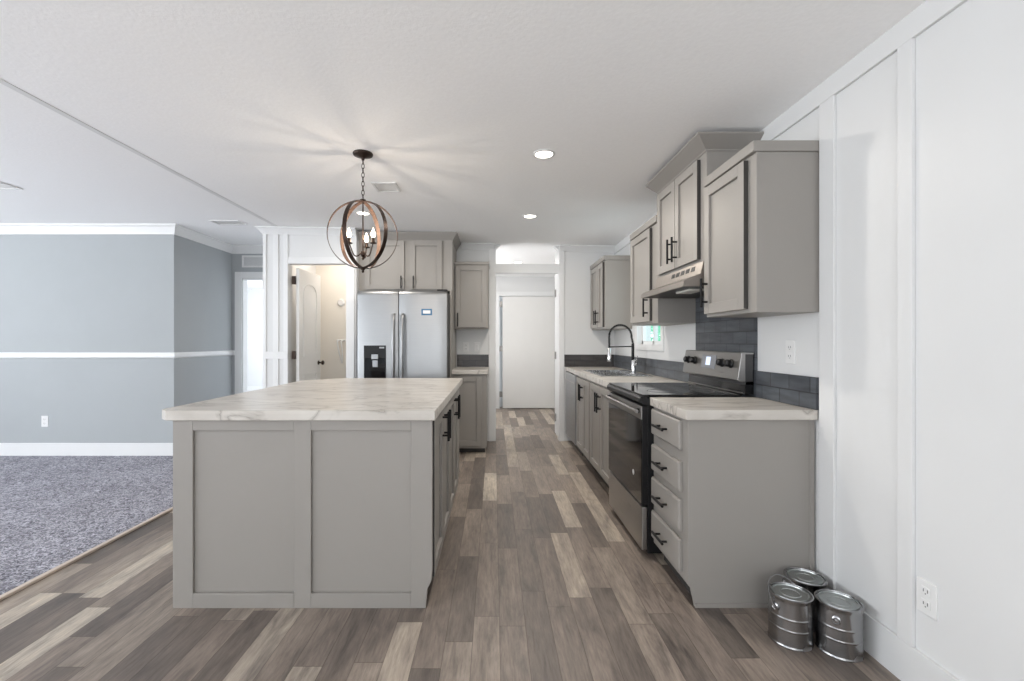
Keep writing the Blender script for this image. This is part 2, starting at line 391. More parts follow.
# back wall (kitchen), passage opening with clipped corners
OX0, OX1 = 0.0, 0.80
b = MB()
b.box(-1.50, OX0, BY, BY+0.12, 0, 2.46); b.box(OX1, WX+0.006, BY, BY+0.12, 0, 2.43)
for x0, x1 in ((OX0, OX0+0.085), (OX1, OX1-0.085)):     # clipped corner infill
    pts = [(x0, 2.43), (x0, 2.325), (x0+(x1-x0)*0.3, 2.375), (x1, 2.424), (x1, 2.43)]
    b.prism(pts, lambda a, c, tt: (a, tt, c), BY, BY+0.12)
struct('wall_back', b, M_wwall)
b = MB()
b.box(OX0, OX1, BY+0.0, BY+0.10, 2.066, 2.177)
b.box(-0.062, 0.022, BY-0.014, BY, 0, 2.36); b.box(OX1-0.0, 0.862, BY-0.014, BY, 0, 2.34)
struct('trim_4', b, M_wtrim, 0.002)
b = MB()
b.box(OX1+0.02, OX1+0.14, BY+0.12, 6.16, 0, 2.43)
struct('wall_passage', b, M_wwall)
# hinges left on the jamb where the door is off / swung away
hg = MB()
for zz in (0.22, 1.04, 1.86): hg.box(OX1+0.008, OX1+0.0199, 6.04, 6.10, zz-0.045, zz+0.045)
# utility room
b = MB(); b.box(-1.3, 0.10, 8.34, 8.46, 0, 2.46); b.box(1.12, 1.6, 8.34, 8.46, 0, 2.46); b.box(0.10, 1.12, 8.34, 8.46, 2.05, 2.46)
b.box(0.10, 1.12, 8.52, 8.56, 0, 2.1)
struct('wall_utility', b, M_wwall)
struct('wall_utility_left', MB().box(-1.42, -1.3, 5.74, 8.46, 0, 2.46), M_wwall)
d = bpy.data.objects.new('door_1', None); C.objects.link(d); d['kind'] = 'structure'; d.location = (0.5, 8.3, 0); ORG[d.name] = Vector(d.location)
MB().box(0.155, 1.10, 8.29, 8.33, 0.012, 2.04).build('door_slab', M_door, d, 0.003)
b = MB(); b.box(0.02, 0.10, 8.325, 8.34, 0, 2.13); b.box(1.12, 1.20, 8.325, 8.34, 0, 2.13); b.box(0.10, 1.12, 8.325, 8.34, 2.05, 2.13)
b.build('door_casing', M_wtrim, d)
for zz in (0.26, 1.09, 1.90): MB().box(0.10, 0.152, 8.31, 8.335, zz-0.05, zz+0.05).build('hinge', M_nickel, d)
d = bpy.data.objects.new('door_2', None); C.objects.link(d); d['kind'] = 'structure'; d.location = (0.82, 6.1, 0); ORG[d.name] = Vector(d.location)
for zz in (0.22, 1.04, 1.86): MB().box(OX1+0.006, OX1+0.020, 6.02, 6.10, zz-0.048, zz+0.048).build('hinge', M_nickel, d)
hg.bm.free()

# closet (behind the column wall), opening with door swung in
CX0, CX1, OZ = -2.243, -1.608, 2.072
b = MB()
b.box(-2.515, CX0, PY, PY+0.10, 0, 2.4675); b.box(CX1, -1.499, PY, PY+0.10, 0, 2.45); b.box(CX0, CX1, PY, PY+0.10, OZ, 2.46)
b.box(-1.60, -1.499, PY+0.10, 6.72, 0, 2.45); b.box(-2.515, -2.415, PY+0.10, 6.72, 0, 2.47)
struct('wall_closet_front', b, M_wwall)
struct('wall_closet_back', MB().box(-2.415, -1.60, 6.20, 6.30, 0, 2.46), M_beige)
b = MB(); m = fF(PY)
for x0, x1 in ((-2.515, -2.478), (-2.405, -2.345), (-2.29, CX0)): b.mbox(m, x0, x1, 0, 2.39, 0, 0.012)
b.mbox(m, -2.515, CX0, 1.035, 1.115, 0, 0.014); b.mbox(m, -2.515, CX0, 0, 0.14, 0, 0.014)
b.mbox(m, CX1, CX1+0.09, 0, OZ, 0, 0.014); b.mbox(m, CX0, -1.50, OZ, OZ+0.07, 0, 0.010)
struct('trim_5', b, M_wtrim, 0.002)
d = bpy.data.objects.new('door_3', None); C.objects.link(d); d['kind'] = 'structure'; d.location = (-2.17, 5.1, 0); ORG[d.name] = Vector(d.location)
b = MB(); b.box(-2.185, -2.150, 5.045, 5.665, 0.012, 2.035)
slb = b.build('door_slab', M_door, d, 0.003)
# embossed panels: arched upper, square lower
b = MB(); m = fR(-2.150)
def ring_panel(b, m, pts, wd=0.02, h=0.006):
    cx = sum(p[0] for p in pts)/len(pts); cy = sum(p[1] for p in pts)/len(pts)
    inn = [(cx+(p[0]-cx)*(1-wd/0.17), cy+(p[1]-cy)*(1-wd/0.35)) for p in pts]
    n = len(pts)
    for i in range(n):
        j = (i+1) % n
        q = [pts[i], pts[j], inn[j], inn[i]]
        A = [b.bm.verts.new(m(u, v, 0)) for u, v in q]; B = [b.bm.verts.new(m(u, v, h)) for u, v in q]
        b.bm.faces.new(B)
        for k in range(4): b.bm.faces.new((A[k], A[(k+1) % 4], B[(k+1) % 4], B[k]))
arch = [(5.16, 1.05), (5.55, 1.05), (5.55, 1.78)]+[(5.355+0.195*math.cos(a), 1.78+0.11*math.sin(a)) for a in [PI*k/10 for k in range(1, 10)]]+[(5.16, 1.78)]
ring_panel(b, m, arch); ring_panel(b, m, [(5.16, 0.22), (5.55, 0.22), (5.55, 0.86), (5.16, 0.86)])
b.build('door_moulding', M_door, d)
b = MB(); b.lathe([(0.026, 0), (0.026, 0.006), (0.010, 0.010), (0.010, 0.035), (0.026, 0.045), (0.028, 0.058), (0.018, 0.068)], (-2.150, 5.595, 0.965), 18, (1, 0, 0))
b.build('door_handle', M_bronze, d)
for zz in (0.25, 1.075, 1.90): MB().box(-2.225, -2.186, 5.03, 5.06, zz-0.045, zz+0.045).build('hinge', M_bronze, d)
# laundry fittings on the closet back wall
b = MB(); b.lathe([(0.05, 0), (0.05, 0.015), (0.035, 0.03)], (-2.07, 6.20, 1.75), 20, (0, -1, 0))
tag(b.build('round_vent', M_white, None, origin=(-2.07, 6.2, 1.75)), 'small round white cap high on the cream closet wall', 'wall fitting')
b = MB()
for dx in (0, 0.05):
    b.tube([(-2.10+dx, 6.185, 1.24), (-2.10+dx, 6.12, 1.22), (-2.08+dx, 6.11, 1.12), (-2.06+dx*0.6, 6.12, 1.02), (-2.05, 6.17, 0.93)], 0.009, 8)
b.tube([(-2.13, 6.195, 1.24), (-2.02, 6.195, 1.24)], 0.012, 8)
tag(b.build('laundry_hose', M_white, None, origin=(-2.08, 6.19, 0.93)), 'white hose pair hanging on the cream closet wall', 'hose')

# living room walls
struct('wall_living', MB().box(LX, SX, LY, LY+0.1, 0, 2.48), M_gwall)
struct('wall_hallway', MB().box(SX-0.1, SX, LY+0.1, EY, 0, 2.48), M_gwall)
DX0, DX1, DZ = -3.28, -2.47, 2.045
b = MB(); b.box(SX-0.1, DX0, EY, EY+0.1, 0, 2.48); b.box(DX0, -2.46, EY, EY+0.1, DZ, 2.48)
struct('wall_hallway_end', b, M_gwall)
b = MB(); m = fF(EY)
b.mbox(m, DX0-0.085, DX0, 0, DZ+0.082, 0, 0.015); b.mbox(m, DX0, -2.515, DZ, DZ+0.082, 0, 0.015)
b.box(DX0, DX0+0.018, EY-0.002, EY+0.1, 0, DZ); b.box(DX0, -2.5, EY-0.002, EY+0.1, DZ-0.016, DZ)
struct('trim_6', b, M_wtrim, 0.002)
# bedroom beyond
b = MB(); b.box(-6.3, -1.4, 10.95, 11.05, 0, 2.48); b.box(-1.6, -1.5, 6.72, 10.95, 0, 2.48); b.box(-6.4, -6.3, 6.04, 10.95, 0, 2.48)
struct('wall_bedroom', b, M_wwall)
b = MB(); b.box(-6.3, -1.5, 10.93, 10.95, 1.03, 1.10); b.box(-6.3, -1.5, 10.93, 10.95, 0, 0.14)
struct('trim_7', b, M_wtrim)
# chair rail and baseboards
RAIL = [(0, 1.044), (0.012, 1.050), (0.020, 1.062), (0.020, 1.090), (0.010, 1.108), (0, 1.108)]
def _sweep(b, prof, path):
    rings = [[b.bm.verts.new((p[0]+o[0]*a, p[1]+o[1]*a, c)) for a, c in prof] for p, o in path]; n = len(prof)
    for A, B in zip(rings, rings[1:]):
        for i in range(n): b.bm.faces.new((A[i], B[i], B[(i+1) % n], A[(i+1) % n]))
    b.bm.faces.new(rings[0]); b.bm.faces.new(rings[-1])
b = MB(); _sweep(b, RAIL, [((LX, LY), (0, -1)), ((SX, LY), (1, -1)), ((SX, EY), (1, -1)), ((DX0-0.085, EY), (0, -1))])
struct('trim_8', b, M_wtrim)
struct('baseboard_living', MB().box(LX, SX+0.014, LY-0.014, LY, 0, 0.144).box(SX, SX+0.014, LY, EY-0.015, 0, 0.144), M_wtrim, 0.003)
# crown moulding (top follows the ceiling)
def sweep(b, prof, path, z0):
    """profile (out, up) swept along path points ((x, y), (ox, oy)); o is the mitred outward direction; z0(x) the base height"""
    rings = [[b.bm.verts.new((p[0]+o[0]*a, p[1]+o[1]*a, z0(p[0])+c)) for a, c in prof] for p, o in path]
    n = len(prof)
    for A, B in zip(rings, rings[1:]):
        for i in range(n): b.bm.faces.new((A[i], B[i], B[(i+1) % n], A[(i+1) % n]))
    b.bm.faces.new(rings[0]); b.bm.faces.new(rings[-1])
def crown_prof(h, pr): return [(0, 0), (0.012, 0), (0.018, 0.2*h), (0.5*pr, 0.42*h), (0.75*pr, 0.72*h), (pr, 0.82*h), (pr, h), (0, h)]
h = 0.105; b = MB()
sweep(b, crown_prof(h, 0.055), [((LX, LY), (0, -1)), ((SX, LY), (1, -1)), ((SX, EY), (1, -1)), ((-2.515, EY), (0, -1))], lambda x: 2.469-h)
struct('trim_9', b, M_wtrim)
h2 = 0.075; b = MB()
sweep(b, crown_prof(h2, 0.06), [((-1.499, PY), (0, -1)), ((-2.515, PY), (-1, -1)), ((-2.515, EY-0.09), (-1, 0))], lambda x: cz(x)-h2+0.001)
sweep(b, crown_prof(h2, 0.06), [((-0.40, BY), (0, -1)), ((OX0, BY), (0, -1))], lambda x: cz(x)-h2+0.001)
sweep(b, crown_prof(h2, 0.06), [((OX1, BY), (0, -1)), ((WX+0.006, BY), (0, -1))], lambda x: cz(x)-h2+0.001)
struct('trim_10', b, M_wtrim)

# rear and left walls with their windows (behind the camera)
def wall_with_windows(name, mk, u0, u1, wins, z0, z1, mt):
    b = MB(); u = u0
    for a, c in wins:
        b.mbox(mk, u, a, 0, 2.48, -0.12, 0); b.mbox(mk, a, c, 0, z0, -0.12, 0); b.mbox(mk, a, c, z1, 2.48, -0.12, 0); u = c
    b.mbox(mk, u, u1, 0, 2.48, -0.12, 0)
    struct(name, b, mt)
    for a, c in wins:
        n = len([o for o in bpy.data.objects if o.name.startswith('window_') and o.parent is None])+1
        e = bpy.data.objects.new('window_%d' % n, None); C.objects.link(e); e['kind'] = 'structure'
        f = MB(); t = 0.05
        for q in ((a, c, z1-t, z1), (a, c, z0, z0+t), (a, a+t, z0, z1), (c-t, c, z0, z1), ((a+c)/2-0.025, (a+c)/2+0.025, z0, z1)):
            f.mbox(mk, *q, -0.09, -0.04)
        f.build('window_frame', M_wtrim, e)
wall_with_windows('wall_rear', lambda u, v, w_: (u, RY+w_, v), LX, WX+0.1, [(-6.1, -3.7), (-1.8, 0.6)], 0.7, 2.2, M_gwall)
wall_with_windows('wall_left', lambda u, v, w_: (LX+w_, u, v), RY, LY+0.1, [(-2.0, 0.4), (0.8, 3.2)], 0.7, 2.2, M_gwall)

# ---------------------------------------------------------------- cabinet helpers
def shaker(name, m, u0, u1, v0, v1, parent, t=0.022, st=0.055, rec=0.014, mt=None, edge=False):
    b = MB()
    b.mbox(m, u0, u0+st, v0, v1, 0.001, t); b.mbox(m, u1-st, u1, v0, v1, 0.001, t)
    b.mbox(m, u0+st, u1-st, v0, v0+st, 0.001, t); b.mbox(m, u0+st, u1-st, v1-st, v1, 0.001, t)
    b.mbox(m, u0+st, u1-st, v0+st, v1-st, 0.001, t-rec)
    o = b.build(name, mt or M_cab, parent, 0.0015)
    if edge: MB().mbox(m, u0-0.002, u0+0.0005, v0+0.002, v1-0.002, 0.001, t-0.0015).build('edge_shade', M_edgeshade, o)  # thin strip added to darken the near door edge like a shaded gap
    return o
def bar_pull(m, u, v, L, parent, vertical=True, t=0.022, so=0.033, r=0.0068):
    b = MB(); h = L/2
    P = (lambda s, w_: m(u, v+s, w_)) if vertical else (lambda s, w_: m(u+s, v, w_))
    b.tube([P(-h, t+so), P(h, t+so)], r, 10)
    for s in (-h*0.62, h*0.62): b.tube([P(s, t), P(s, t+so)], r*0.85, 8)
    return b.build('handle', M_black, parent)

# ---------------------------------------------------------------- island
isl = thing('kitchen_island', 'large greige island cabinet with two recessed front panels, under the marble counter', 'island', (-0.9, 3.0, 0))
IY0, IY1, IX0, IX1, IZ = 2.102, 3.82, -1.478, -0.302, 0.868
b = MB(); b.box(IX0+0.02, IX1, IY0+0.02, IY1, 0.10, IZ); b.box(IX0+0.02, IX1-0.07, IY0+0.02, IY1-0.02, 0.0, 0.10)
b.build('body', M_cab, isl)
b = MB(); m = fF(IY0+0.02)
U = [(-1.478, -1.386), (-0.920, -0.842), (-0.382, -0.284)]
for a, c in U[:2]: b.mbox(m, a, c, 0, IZ, 0, 0.02)
# right stile with the toe-kick notch
b.prism([(U[2][0], 0), (U[2][1]-0.03, 0), (U[2][1]-0.022, 0.09), (U[2][1]-0.004, 0.125), (U[2][1], 0.17), (U[2][1], IZ), (U[2][0], IZ)], lambda a, c, t: (a, t, c), IY0, IY0+0.02)
for a, c in ((-1.386, -0.920), (-0.842, -0.382)):
    b.mbox(m, a, c, 0.818, IZ, 0, 0.02); b.mbox(m, a, c, 0, 0.068, 0, 0.02); b.mbox(m, a, c, 0.068, 0.818, 0, 0.006)
b.build('end_panel', M_cab, isl, 0.002)
MB().box(IX0, IX0+0.02, IY0+0.02, IY1, 0, IZ).build('side_panel', M_cab, isl, 0.002)
m = fR(IX1)
for i, (a, c) in enumerate(((2.16, 2.525), (2.532, 2.90), (2.915, 3.235), (3.242, 3.56))):
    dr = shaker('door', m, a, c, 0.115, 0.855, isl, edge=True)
    hu = c-0.035 if i % 2 == 0 else a+0.035
    bar_pull(m, hu, 0.765, 0.16, dr)
MB().mbox(m, 3.575, 3.82, 0.115, 0.855, 0.001, 0.012).build('filler_panel', M_cab, isl, 0.002)
b = MB()
pts = [(-1.495, 2.078), (-0.268, 2.078), (-0.268, 3.90), (-1.27, 3.90), (-1.54, 3.66), (-1.54, 2.118)]
b.prism(pts, lambda a, c, t: (a, c, t), 0.868, 0.914)
tag(b.build('island_countertop', M_marble, None, 0.003, origin=(-0.9, 3.0, 0.868)), 'large white marble-look countertop with clipped left corners, on the island', 'countertop')

# ---------------------------------------------------------------- right base run
FX = 0.898; CT = 0.868
dc = thing('drawer_cabinet', 'greige base cabinet with four drawers, nearest on the right side by the paint cans', 'cabinet', (1.18, 2.33, 0))
b = MB(); b.box(FX, WX, 2.125, 2.570, 0.10, CT); b.box(FX+0.06, WX, 2.125, 2.570, 0, 0.10)
b.build('body', M_cab, dc, 0.001)
b = MB(); b.prism([(FX+0.03, 0), (WX, 0), (WX, CT), (FX, CT), (FX, 0.10), (FX+0.012, 0.085)], lambda a, c, t: (a, t, c), 2.113, 2.125)
b.box(FX+0.03, WX, 2.104, 2.113, 0, 0.018); b.box(WX-0.022, WX-0.002, 2.106, 2.113, 0.018, CT)
b.build('end_panel', M_cab, dc, 0.0015)
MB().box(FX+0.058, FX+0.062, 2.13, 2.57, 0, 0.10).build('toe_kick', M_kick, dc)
m = fL(FX)
for v0, v1 in ((0.712, 0.852), (0.512, 0.655), (0.325, 0.472), (0.135, 0.285)):
    b = MB(); b.mbox(m, 2.172, 2.560, v0, v1, 0.001, 0.012)
    b.hull8([m(2.172,v0,0.012), m(2.56,v0,0.012), m(2.56,v1,0.012), m(2.172,v1,0.012), m(2.18,v0+0.008,0.02), m(2.552,v0+0.008,0.02), m(2.552,v1-0.008,0.02), m(2.18,v1-0.008,0.02)])
    dr = b.build('drawer', M_cab, dc)
    bar_pull(m, 2.37, (v0+v1)/2, 0.15, dr, False, t=0.02)

# counters right
b = MB(); b.box(0.878, WX, 2.088, 2.574, 0.868, 0.914)
tag(b.build('short_countertop', M_marble, None, 0.003, origin=(1.17, 2.33, 0.868)), 'short marble-look countertop over the drawers, near side of the range', 'countertop')
SK = (0.95, 1.41, 4.06, 4.88)
b = MB(); x0, x1, y0, y1 = SK; i_ = 0.02
b.box(0.878, x0+i_, 3.338, BY, 0.868, 0.914); b.box(x1-i_, WX, 3.338, BY, 0.868, 0.914)
b.box(x0+i_, x1-i_, 3.338, y0+i_, 0.868, 0.914); b.box(x0+i_, x1-i_, y1-i_, BY, 0.868, 0.914)
tag(b.build('long_countertop', M_marble, None, 0.002, origin=(1.17, 4.45, 0.868)), 'long marble-look countertop holding the sink, beyond the range', 'countertop')

# sink
sk = thing('kitchen_sink', 'stainless steel double-bowl sink set in the long countertop', 'sink', (1.18, 4.47, 0.914))
b = MB(); zt = 0.921
b.box(x0, x0+0.035, y0, y1, 0.9145, zt); b.box(x1-0.09, x1, y0, y1, 0.9145, zt)
for a, c in ((y0, y0+0.035), (4.455, 4.485), (y1-0.035, y1)): b.box(x0+0.035, x1-0.09, a, c, 0.9145, zt)
b.build('rim', M_sink, sk, 0.002)
for a, c in ((y0+0.035, 4.455), (4.485, y1-0.035)):
    b = MB(); q0, q1 = x0+0.035, x1-0.09; th = 0.004; zb = 0.75
    b.box(q0, q1, a, c, zb, zb+th); b.box(q0, q0+th, a, c, zb, 0.915); b.box(q1-th, q1, a, c, zb, 0.915)
    b.box(q0, q1, a, a+th, zb, 0.915); b.box(q0, q1, c-th, c, zb, 0.915)
    b.build('bowl', M_sink, sk)
# faucet
fa = thing('kitchen_faucet', 'tall black and chrome spring-neck faucet standing behind the sink', 'faucet', (1.35, 4.42, 0.921))
fx, fy = 1.35, 4.42
b = MB(); b.lathe([(0.028, 0), (0.028, 0.008), (0.020, 0.012), (0.020, 0.12), (0.016, 0.13)], (fx, fy, 0.921), 20); b.build('base', M_chrome, fa)
b = MB(); b.lathe([(0.015, 0), (0.013, 0.16)], (fx-0.007, fy, 1.045), 16)
b.build('column', M_black, fa)
arcp = [(fx-0.005, fy, 1.20), (fx-0.018, fy, 1.26)]
R_ = 0.108
for k in range(0, 25): a = PI*k/24; arcp.append((fx-0.02-R_+R_*math.cos(a), fy, 1.275+R_*1.0*math.sin(a)))
arcp += [(fx-0.02-2*R_, fy, 1.22), (fx-0.02-2*R_, fy, 1.16)]
MB().tube(arcp, 0.006, 10).build('hose', M_blackpl, fa)
# spring coil around the hose
cum = [0]
for p, q in zip(arcp, arcp[1:]): cum.append(cum[-1]+(Vector(q)-Vector(p)).length)
def at_len(s):
    for i in range(len(cum)-1):
        if cum[i+1] >= s: 
            t = (s-cum[i])/(cum[i+1]-cum[i]); a, c = Vector(arcp[i]), Vector(arcp[i+1]); return a.lerp(c, t), (c-a).normalized()
    return Vector(arcp[-1]), (Vector(arcp[-1])-Vector(arcp[-2])).normalized()
cp = []; T = 42; N = T*10
for k in range(N+1):
    p, t = at_len(cum[-1]*k/N); nx = Vector((0, 1, 0)); ny = t.cross(nx); a = 2*PI*T*k/N
    cp.append(p+(nx*math.cos(a)+ny*math.sin(a))*0.0105)
MB().tube(cp, 0.0028, 5).build('spring', M_black, fa)
MB().tube([(fx-0.005, fy, 1.178), (fx-0.02-2*R_, fy, 1.172)], 0.0055, 8).build('support_arm', M_black, fa)
b = MB(); b.lathe([(0.011, 0), (0.018, -0.012), (0.017, -0.10), (0.021, -0.13), (0.019, -0.135)], (fx-0.02-2*R_, fy, 1.165), 18); b.build('spray_head', M_chrome, fa)
b = MB(); b.tube([(fx, fy-0.02, 1.00), (fx+0.01, fy-0.06, 1.01), (fx+0.012, fy-0.075, 1.09)], [0.012, 0.009, 0.006], 10); b.build('lever', M_chrome, fa)

# sink cabinets (doors)
def base_unit(name, label, ya, yb, ym, hz=0.72):
    c = thing(name, label, 'cabinet', (1.18, (ya+yb)/2, 0))
    MB().box(FX, WX, ya, yb, 0.10, 0.745).box(FX, FX+0.02, ya, yb, 0.745, CT).build('body', M_cab, c, 0.001)
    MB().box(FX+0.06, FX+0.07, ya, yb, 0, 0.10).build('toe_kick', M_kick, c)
    m = fL(FX)
    for a, d_, hu in ((ya+0.025, ym-0.003, ym-0.035), (ym+0.003, yb-0.025, ym+0.035)):
        dr = shaker('door', m, a, d_, 0.125, 0.850, c)
        bar_pull(m, hu, hz, 0.16, dr)
base_unit('sink_cabinet', 'greige two-door base cabinet beside the range, under the sink counter', 3.345, 4.20, 3.79)
base_unit('base_cabinet', 'greige narrow two-door base cabinet between dishwasher and wider sink cabinet', 4.20, 4.875, 4.53)
# dishwasher
dw = thing('dishwasher', 'stainless steel dishwasher at the far end of the right counter', 'dishwasher', (1.18, 5.2, 0))
MB().box(FX+0.02, WX, 4.89, 5.60, 0.09, CT-0.004).build('body', M_dgrey, dw)
MB().box(FX-0.028, FX+0.02, 4.905, 5.55, 0.11, 0.86).build('door', M_steel, dw, 0.006)
MB().box(FX-0.034, FX-0.028, 4.93, 5.52, 0.765, 0.775).build('handle', M_steelh, dw)
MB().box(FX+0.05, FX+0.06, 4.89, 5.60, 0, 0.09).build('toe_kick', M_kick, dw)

# tile backsplashes
def tile(name, b, mt, label):
    o = b.build(name, mt); tag(o, label, 'backsplash')
tile('tile_backsplash', MB().box(WX-0.008, WX+0.0059, 2.576, 3.337, 0.90, 1.69), M_tiley, 'tall dark slate subway tile panel between range and hood')
tile('tile_backsplash', MB().box(WX-0.008, WX+0.0059, 2.090, 2.572, 0.9145, 1.063), M_tiley, 'short slate subway tile strip above the nearest countertop, by the white outlet')
tile('tile_backsplash', MB().box(WX-0.008, WX+0.0059, 3.341, BY-0.009, 0.9145, 1.063), M_tiley, 'long dark tile strip on the right wall behind faucet and sink')
tile('tile_backsplash', MB().box(0.865, WX+0.0059, BY-0.008, BY-0.0005, 0.9145, 1.063), M_tilex, 'dark tile strip on the end wall above the dishwasher corner')
tile('tile_backsplash', MB().box(-0.455, -0.066, BY-0.008, BY-0.0005, 0.9145, 1.063), M_tilex, 'short dark tile strip above the little counter beside the refrigerator')

# ---------------------------------------------------------------- range
rg = thing('range', 'stainless steel electric range with black glass top and oven door', 'oven range', (1.15, 2.956, 0))
RY0, RY1, RF = 2.580, 3.332, 0.868
MB().box(RF, WX-0.02, RY0, RY1, 0.03, 0.905).build('body', M_blackpl, rg, 0.003)
m = fL(RF)
MB().mbox(m, RY0+0.004, RY1-0.004, 0.045, 0.290, 0, 0.032).build('storage_drawer', M_steelh, rg, 0.006)
b = MB(); b.mbox(m, RY0+0.002, RY1-0.002, 0.300, 0.862, 0, 0.030); od = b.build('oven_door', M_blackpl, rg, 0.003)
MB().mbox(m, RY0+0.006, RY1-0.006, 0.303, 0.783, 0.030, 0.034).build('door_glass', M_blackgl, od, 0.002)
MB().mbox(m, RY0+0.002, RY1-0.002, 0.785, 0.860, 0.030, 0.036).build('door_trim', M_steelh, od, 0.004)
b = MB(); b.tube([m(RY0+0.03, 0.828, 0.054), m(RY1-0.03, 0.828, 0.054)], 0.011, 14); b.build('oven_handle', M_steelh, od)
for u in (RY0+0.055, RY1-0.055):
    MB().mbox(m, u-0.015, u+0.015, 0.815, 0.842, 0.034, 0.056).build('handle_bracket', M_blackpl, od, 0.003)
b = MB(); b.lathe([(0.016, 0), (0.016, 0.0008)], m(2.735, 0.447, 0.034), 20, (-1, 0, 0)); st = b.build('sticker', M_white, od)
b = MB(); b.prism([(0, 0.866), (0.025, 0.868), (0.045, 0.885), (0.045, 0.905), (0.035, 0.916), (0, 0.918)], lambda a, c, t: (RF-a, t, c), RY0+0.001, RY1-0.001); b.build('front_trim', M_blackpl, rg)
MB().box(RF-0.030, 1.40, RY0, RY1, 0.918, 0.927).build('cooktop', M_blackgl, rg, 0.003)
for (bx, by, r) in ((1.02, 2.77, 0.09), (1.02, 3.13, 0.075), (1.26, 2.77, 0.07), (1.26, 3.13, 0.09)):
    b = MB(); b.lathe([(r, 0), (r, 0.0006), (r-0.004, 0.0006), (r-0.004, 0)], (bx, by, 0.9272), 36, caps=False); b.build('burner_ring', M_dgrey, rg)
# console
b = MB(); b.prism([(1.415, 0.927), (1.425, 1.0), (1.465, 1.0), (1.465, 0.927)], lambda a, c, t: (a, t, c), RY0+0.004, RY1-0.004); b.build('riser', M_blackgl, rg)
b = MB(); b.box(1.405, 1.416, RY0+0.02, RY1-0.02, 0.932, 0.938); b.build('riser_trim', M_steelh, rg)
b = MB(); b.prism([(1.392, 1.000), (1.375, 1.008), (1.398, 1.162), (1.407, 1.166), (1.42, 1.166), (1.42, 1.000)], lambda a, c, t: (a, t, c), RY0, RY1)
con = b.build('console', M_steelh, rg, 0.002)
b = MB(); b.box(1.42, WX-0.014, RY0+0.004, RY1-0.004, 0.98, 1.155); b.build('console_back', M_dgrey, rg, 0.002)
b = MB(); b.box(1.42, WX-0.014, RY0, RY0+0.004, 1.155, 1.163).box(1.42, WX-0.014, RY0+0.004, RY1, 1.155, 1.163); b.build('console_cap', M_steelh, rg)
nrm = Vector((-1, 0, 0.149)).normalized()
def conp(y, z, off=0): 
    t = (z-1.008)/(1.162-1.008); p = Vector((1.375+0.023*t, y, z)); return p+nrm*off
for y in (3.255, 3.155, 2.775, 2.675):
    b = MB(); b.lathe([(0.026, 0), (0.026, 0.006), (0.021, 0.010), (0.020, 0.030), (0.016, 0.034)], conp(y, 1.098), 20, tuple(nrm)); kn = b.build('knob', M_blackpl, con)
b = MB()
def quad_on(b, ya, yb, za, zb, o0, o1):
    P = [conp(ya, za, o0), conp(yb, za, o0), conp(yb, zb, o0), conp(ya, zb, o0), conp(ya, za, o1), conp(yb, za, o1), conp(yb, zb, o1), conp(ya, zb, o1)]
    b.hull8(P)
quad_on(b, 2.86, 3.05, 1.055, 1.140, 0, 0.002); pn = b.build('control_panel', mat('console_panel', (0.19, 0.20, 0.22), 0.3), con)
b = MB(); quad_on(b, 2.93, 2.99, 1.075, 1.128, 0.002, 0.003); b.build('display', M_screen, con)

# ---------------------------------------------------------------- right uppers
UX = 1.198
def upper(name, label, ya, yb, z0, z1, doors, trim='flat', group=None):
    """doors: (ya, yb, handle_y)"""
    c = thing(name, label, 'cabinet', (1.33, (ya+yb)/2, z0))
    xw = WX+0.006 if ya < 2.2 else WX
    MB().box(UX, xw, ya, yb, z0, z1).build('body', M_cab, c, 0.0015)
    m = fL(UX)
    for a, d_, hu in doors:
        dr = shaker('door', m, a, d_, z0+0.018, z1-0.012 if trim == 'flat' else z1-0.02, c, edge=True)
        bar_pull(m, hu, z0+0.018+0.115, 0.16, dr)
    if trim == 'flat':
        MB().box(UX-0.020, xw, ya-0.010, yb+(0.0), z1, z1+0.048).build('top_trim', M_cab, c, 0.002)
    else:
        b = MB(); z = z1-0.002; T_ = z1+trim
        # crown: swept around front and both ends
        prof = [(0.0, 0), (0.006, 0), (0.008, 0.008), (0.084, trim*0.86), (0.086, trim*0.98), (0, trim*0.98)]
        rings = []
        for (sx, sy, px, py) in ((0, -1, WX, ya), (-1, -1, UX, ya), (-1, 1, UX, yb), (0, 1, WX, yb)):
            rings.append([b.bm.verts.new((px+sx*a, py+sy*a*(0.25 if sy > 0 else 1.0), z+h)) for a, h in prof])
        for A, B in zip(rings, rings[1:]):
            n = len(prof)
            for i in range(n): b.bm.faces.new((A[i], B[i], B[(i+1) % n], A[(i+1) % n]))
        b.bm.faces.new(rings[0]); b.bm.faces.new(rings[-1])
        b.box(UX+0.001, WX, ya+0.001, yb-0.001, z1, z1+trim*0.9)
        b.build('crown_trim', M_cab, c)
    return c
upper('upper_cabinet', 'nearest greige wall cabinet, single door, above the short countertop', 2.085, 2.572, 1.362, 2.094, [(2.155, 2.560, 2.522)])
upper('upper_cabinet', 'raised greige two-door wall cabinet with crown top above the range hood', 2.575, 3.335, 1.685, 2.302, [(2.650, 2.975, 2.940), (2.982, 3.300, 3.017)], 0.072)
upper('upper_cabinet', 'greige single-door wall cabinet between range hood and window', 3.338, 3.965, 1.362, 2.100, [(3.46, 3.94, 3.50)])
upper('upper_cabinet', 'greige corner wall cabinet with pair of handles, beyond the window', 4.905, 5.61, 1.362, 2.10, [(4.96, 5.19, 5.155), (5.20, 5.57, 5.235)])

